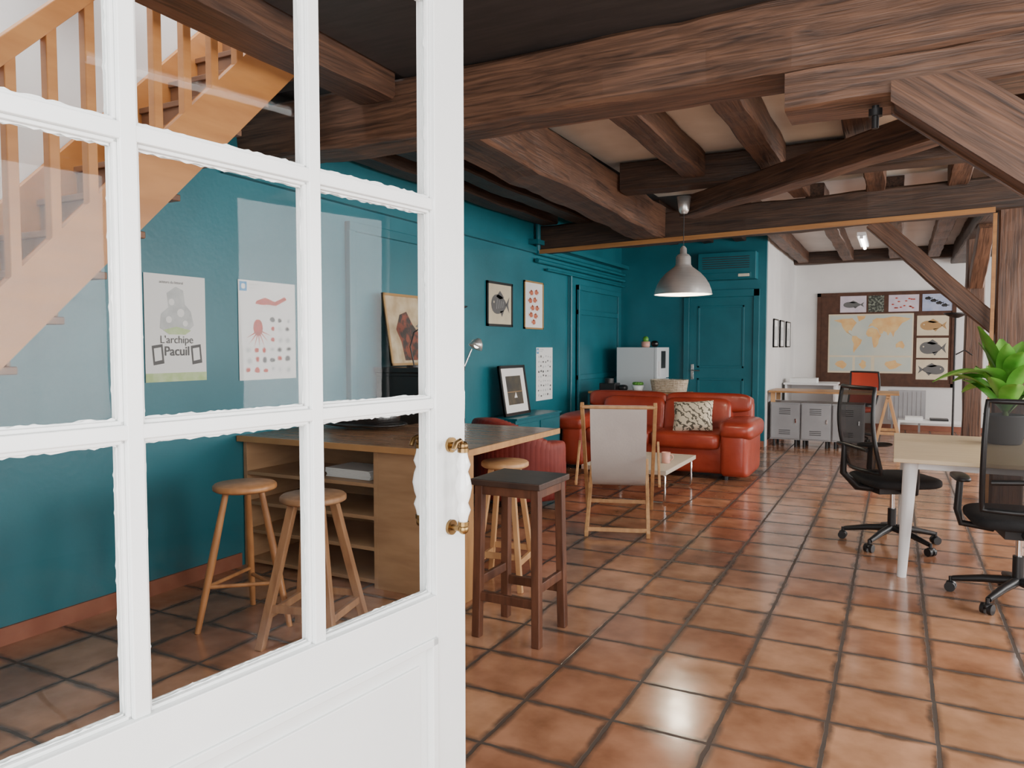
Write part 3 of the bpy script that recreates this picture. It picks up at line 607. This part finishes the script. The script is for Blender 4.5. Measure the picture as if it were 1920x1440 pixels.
# ------------------------------------------------------------------ pendant
b=B()
b.lathe([(.250,0),(.243,.035),(.225,.085),(.195,.135),(.150,.185),(.105,.22),(.078,.24),(.066,.26),(.064,.325),(.05,.345),(.03,.355),(.028,.40),(.012,.42)],(0,0,0),ALU,48)
b.lathe([(.248,.001),(.240,.035),(.222,.083),(.192,.132),(.147,.182),(.10,.216),(.0,.235)],(0,0,0),METW,48)
b.tube([(.249*math.cos(k/48*2*math.pi),.249*math.sin(k/48*2*math.pi),0) for k in range(48)],.004,ALU,6,True)
b.sup((0,0,.10),(.09,.09,.12),BULBP,1); b.cyl((0,0,.16),(0,0,.23),.02,METW)
b.cyl((0,0,.41),(0,0,.74),.003,BLACKP); b.lathe([(0,.70),(.03,.705),(.045,.73),(.062,.85),(.06,.85),(0,.85)],(0,0,0),ALU,24)
b.done('pendant_lamp',loc=(-1.68,6.56,1.86))
def fluoro(loc,L=1.2):
    b=B(); b.b2((-.05,-L/2,0),(.05,L/2,.045),METW); b.cyl((0,-L/2+.03,-.022),(0,L/2-.03,-.022),.017,TUBE); b.box((0,-L/2+.015,-.015),(.04,.03,.04),METW); b.box((0,L/2-.015,-.015),(.04,.03,.04),METW); b.done('fluorescent_light',loc=loc)
for p in((.42,5.55,2.742),(-.42,11.0,2.79),(2.0,5.0,2.742),(2.2,10.5,2.79),(.6,1.6,2.838),(2.2,2.2,2.838)): fluoro(p)
def area(n,loc,rot,sx,sy,e,c=(1,1,1)):
    l=bpy.data.lights.new(n,'AREA'); l.shape='RECTANGLE'; l.size=sx; l.size_y=sy; l.energy=e; l.color=c
    o=bpy.data.objects.new(n,l); bpy.context.collection.objects.link(o); o.location=loc; o.rotation_euler=rot; return o
for i,(a,c) in enumerate(wins): area('window_daylight',(XR+.05,(a+c)/2,1.72),(0,R(90),0),1.7,1.4,[130,140,140,120,75,60][i],(1,.98,.95))
area('doorway_daylight',(.2,-.6,1.5),(R(90),0,0),2.6,2.0,92,(1,.98,.95))
area('skylight_daylight',(-3.0,1.8,4.5),(0,0,0),1.2,2.6,90,(.97,.98,1))
# ------------------------------------------------------------------ map board on far wall
b=B(); Y=YF-.012
b.b2((-1.23,Y-.02,.75),(.84,YF-.001,2.31),BOARD)
for lo,hi in(((-1.25,Y-.035,.73),(.86,YF-.001,.79)),((-1.25,Y-.035,2.27),(.86,YF-.001,2.33)),((-1.25,Y-.035,.73),(-1.19,YF-.001,2.33)),((.80,Y-.035,.73),(.86,YF-.001,2.33))): b.b2(lo,hi,BOARD)
b.done('pin_board')
yy=Y-.024
b=B(); x0,x1,z0,z1=-1.06,.25,.95,1.96
b.b2((x0,yy,z0),(x1,Y-.02,z1),PAPERC); rect(b,x0+.02,x1-.02,z0+.30,z1-.02,yy-.001,SEA)
conts=[[(-165,65),(-125,70),(-95,70),(-80,72),(-60,55),(-70,45),(-80,32),(-82,26),(-90,30),(-97,26),(-95,18),(-83,10),(-78,8),(-90,14),(-105,20),(-117,32),(-124,40),(-130,55),(-150,60)],
[(-50,60),(-25,70),(-20,80),(-60,80),(-55,70)],
[(-78,8),(-60,8),(-50,0),(-35,-6),(-40,-20),(-55,-35),(-65,-45),(-70,-54),(-74,-45),(-71,-20),(-81,-5)],
[(-6,35),(10,37),(32,31),(43,12),(51,12),(40,-5),(38,-20),(28,-33),(18,-34),(12,-15),(9,4),(-8,5),(-17,14),(-15,25)],
[(-9,38),(0,50),(10,55),(10,63),(28,71),(60,70),(100,76),(140,73),(178,68),(160,60),(140,52),(128,40),(121,30),(108,20),(103,2),(98,12),(90,22),(80,8),(73,20),(60,25),(57,17),(43,13),(35,32),(28,37),(22,38),(12,44),(3,43)],
[(114,-22),(130,-12),(142,-11),(153,-27),(147,-38),(130,-32),(115,-34)]]
mx0,mx1,mz0,mz1=x0+.03,x1-.03,z0+.31,z1-.03
for c in conts: b.poly([(mx0+(a+180)/360*(mx1-mx0),yy-.002,mz0+(q+60)/140*(mz1-mz0)) for a,q in c],LAND)
for k,(u0,u1) in enumerate(((.02,.30),(.33,.52),(.56,.98))):
    rect(b,x0+(x1-x0)*u0,x0+(x1-x0)*u1,z0+.03,z0+.27,yy-.001,SEA)
    rnd=random.Random(k); cx=x0+(x1-x0)*(u0+u1)/2; b.poly([(cx+.11*(u1-u0)/.3*math.cos(t*.63)*rnd.uniform(.5,1),yy-.002,z0+.15+.09*math.sin(t*.63)*rnd.uniform(.5,1)) for t in range(10)],LAND)
b.done('world_map')
for k,(zc) in enumerate((1.75,1.38,1.02)):
    b=B(); b.b2((.30,yy,zc-.165),(.76,Y-.02,zc+.165),PAPERC); fish(b,.53,zc,.40,.20 if k!=1 else .26,yy-.001,[GOLDF,GREYINK,GREYINK][k],1 if k!=2 else -1,eye=PAPERC); b.done('fish_print')
for x0,x1,m in((-.88,-.47,PURP),(-.44,-.20,DARKP),(-.13,.32,PURP),(.37,.80,BLUEP)):
    b=B(); b.b2((x0,yy,1.99),(x1,Y-.02,2.27),m)
    if m is PURP and x0<-.5: fish(b,(x0+x1)/2,2.12,.34,.13,yy-.001,GREYINK)
    elif m is PURP:
        rnd=random.Random(4)
        for k in range(14): cx=rnd.uniform(x0+.04,x1-.04);cz=rnd.uniform(2.03,2.23); fish(b,cx,cz,.05,.025,yy-.001,REDINK)
    elif m is BLUEP:
        for k in range(4): fish(b,x0+.09+.08*k,2.2-.04*k,.12,.06,yy-.001,BLACKL)
    b.done('pinned_photo')
# ------------------------------------------------------------------ far furniture
b=B(); 
for k in range(3):
    x=-1.56+k*.40
    b.b2((x,11.02,.10),(x+.395,11.5,.62),LOCK); b.b2((x+.015,11.0,.12),(x+.38,11.02,.60),LOCK)
    for j in range(4): b.b2((x+.12,10.995,.46+j*.025),(x+.27,11.0,.468+j*.025),LOCKD)
    for j in range(3): b.b2((x+.12,10.995,.18+j*.025),(x+.27,11.0,.188+j*.025),LOCKD)
    b.b2((x+.33,10.99,.34),(x+.35,11.0,.40),CHROME)
    for dx in(.05,.34): b.cyl((x+dx,11.06,0),(x+dx,11.06,.10),.02,BLACKP); b.cyl((x+dx,11.44,0),(x+dx,11.44,.10),.02,BLACKP)
b.done('metal_locker_cabinet',bevel=.004)
b=B(); b.b2((-1.58,10.95,.76),(.05,11.65,.785),BARE)
for yy2 in(11.05,11.55):
    b.bar((-.08,yy2,.76),(-.24,yy2,.0),.035,.035,BEECH); b.bar((-.08,yy2,.76),(.10,yy2,.0),.035,.035,BEECH); b.bar((-.20,yy2,.25),(.05,yy2,.25),.02,.04,BEECH)
b.bar((-.08,11.0,.74),(-.08,11.6,.74),.05,.04,BEECH)
for yy2 in(11.05,11.58): b.b2((-1.56,yy2-.02,.62),(-1.50,yy2+.02,.76),BEECH)
b.done('trestle_table',bevel=.003)
b=B(); b.b2((-1.58,12.5,.80),(-.80,13.2,.83),METW); b.b2((-1.56,12.52,0),(-1.53,13.18,.80),METW); b.b2((-.85,12.52,0),(-.82,13.18,.80),METW); b.b2((-1.53,13.1,.3),(-.85,13.12,.80),METW); b.b2((-1.50,12.6,.83),(-1.1,12.95,.90),PAPER); b.done('white_desk',bevel=.003)
def office_chair(name,loc,rz,back=MESHF,seat=BLACKF,bh=1.12,frame=True):
    b=B()
    for k in range(5):
        a=2*math.pi*k/5+.3; d=Vector((math.cos(a),math.sin(a),0))
        b.tube([d*.03+Vector((0,0,.12)),d*.16+Vector((0,0,.105)),d*.31+Vector((0,0,.075))],[.026,.022,.016],BLACKP,8)
        c=d*.32; t=Vector((-d.y,d.x,0)); b.cyl(c+Vector((0,0,.045)),c+Vector((0,0,.085)),.010,BLACKP)
        b.cyl(c+t*.008+Vector((0,0,.028)),c+t*.028+Vector((0,0,.028)),.028,BLACKP); b.cyl(c-t*.028+Vector((0,0,.028)),c-t*.008+Vector((0,0,.028)),.028,BLACKP)
        b.sup(c+Vector((0,0,.042)),(.045,.05,.035),BLACKP,.8,n=8)
    b.cyl((0,0,.10),(0,0,.26),.028,BLACKP); b.cyl((0,0,.25),(0,0,.40),.016,CHROME); b.box((0,-.02,.40),(.20,.26,.045),BLACKP)
    b.sup((0,.01,.465),(.50,.50,.09),seat,.45,.6)
    def bk(u,v):
        x=(u-.5)*2; w=.235-.03*(v-.5)**2*2; z=.54+v*(bh-.54)
        y=-.255-.055*v-.045*math.sin(v*3.0)+ .05*x*x
        return (x*w,y,z)
    b.grid(bk,14,14,back)
    if back is not MESHF: b.grid(lambda u,v:(bk(u,v)[0],bk(u,v)[1]-.02,bk(u,v)[2]),14,14,back)
    rim=[bk(i/14,1) for i in range(15)]+[bk(1,1-i/14) for i in range(1,15)]+[bk(1-i/14,0) for i in range(1,15)]+[bk(0,i/14) for i in range(1,14)]
    b.tube(rim,.014,BLACKP,8,True)
    b.tube([(0,-.10,.40),(0,-.26,.42),(0,-.36,.52),(0,-.355,.72)],[.028,.028,.024,.018],BLACKP,8)
    b.tube([(-.20,-.30,.70),(0,-.355,.72),(.20,-.30,.70)],.014,BLACKP,8)
    if frame:
        for s_ in(-1,1):
            b.tube([(s_*.12,0,.40),(s_*.28,0,.42),(s_*.30,-.01,.50),(s_*.29,-.01,.66)],[.018,.018,.02,.018],BLACKP,8); b.sup((s_*.285,.02,.675),(.085,.26,.035),BLACKP,.6,.7,n=10)
    b.done(name,loc=loc,rz=rz)
office_chair('office_chair',(.0,5.88,0),R(-60))
office_chair('office_chair',(.62,4.84,0),R(6))
office_chair('desk_chair',(-.55,12.2,0),R(150),ORED,ORED,1.02,False)
b=B(); b.b2((0.0,4.95,.715),(1.7,6.42,.74),MAPLE)
for x in(.06,1.64):
    for yy in(5.08,6.30): b.cyl((x,yy,0),(x+(.035 if x<1 else -.035),yy,.715),.026,METW,.042,20)
b.b2((.12,5.10,.66),(1.6,5.13,.715),METW); b.b2((.12,6.26,.66),(1.6,6.29,.715),METW); b.done('office_desk',bevel=.003)
b=B(); b.lathe([(0,0),(.09,0),(.10,.01),(.125,.19),(.13,.20),(.12,.20),(.112,.17),(0,.17)],(0,0,0),POT,32); b.lathe([(0,.172),(.11,.171)],(0,0,0),SOIL,24)
rnd=random.Random(11)
for k in range(26):
    a=k*2.4; Lh=rnd.uniform(.34,.52); up=rnd.uniform(.45,1.35); wd=rnd.uniform(.052,.078); d=Vector((math.cos(a),math.sin(a),0)); t=Vector((-d.y,d.x,0)); z0=.20+.009*k
    def lf(u,v,d=d,t=t,Lh=Lh,up=up,wd=wd,z0=z0):
        s_=v*Lh; zz=z0+math.sin(up)*s_-1.3*s_*s_*(1.4-up)*1.1; rr=.015+math.cos(up)*s_+.5*s_*s_*(.6)
        w=wd*(math.sin(min(1,v*1.02)*math.pi*.93+.12)**.8)
        c=(u-.5)*2; return d*rr+t*(c*w)+Vector((0,0,zz+abs(c)*w*.45))
    b.grid(lf,4,12,PLANTG)
b.tube([(0,0,.17),(0,0,.38)],.018,STEM); b.done('potted_plant',loc=(.67,6.02,.741))
b=B(); b.b2((0,0,0),(.55,.06,.50),LOCK)
for k in range(8): b.b2((.03+k*.065,-.006,.03),(.06+k*.065,0,.47),LOCK)
b.b2((.05,.0,-.18),(.08,.05,0),LOCK); b.b2((.45,.0,-.18),(.48,.05,0),LOCK); b.done('panel_radiator',loc=(-.10,13.95,.18))
b=B(); b.b2((0,0,.20),(1.0,.35,.24),METW); b.b2((0,0,0),(.03,.35,.20),METW); b.b2((.97,0,0),(1.0,.35,.20),METW); b.b2((.1,.05,.24),(.35,.3,.29),PAPER); b.b2((.45,.05,.24),(.7,.3,.27),BLACKP); b.done('low_shelf',loc=(.05,13.3,0),bevel=.003)
b=B(); b.cyl((0,0,0),(0,0,.03),.14,BLACKP); b.cyl((0,0,.03),(0,0,1.75),.012,BLACKP); b.lathe([(0,0),(.03,0),(.12,.04),(.13,.06),(.12,.06),(0,.02)],(0,0,1.74),BLACKP,24); b.tube([(0,0,1.3),(.10,0,1.36),(.18,0,1.30)],.008,BLACKP); b.done('floor_lamp',loc=(.62,10.3,0))
# ------------------------------------------------------------------ world & camera
w=bpy.data.worlds.new('World'); sc.world=w; w.use_nodes=True; bg=w.node_tree.nodes['Background']; bg.inputs[0].default_value=(.95,.97,1,1); bg.inputs[1].default_value=2.8
cam=bpy.data.cameras.new('Camera'); co=bpy.data.objects.new('Camera',cam); bpy.context.collection.objects.link(co)
co.location=(0,0,1.4); co.rotation_euler=(R(90-2.86),0,R(27.2)); cam.sensor_width=36; cam.lens=26.25; cam.clip_start=.05; sc.camera=co
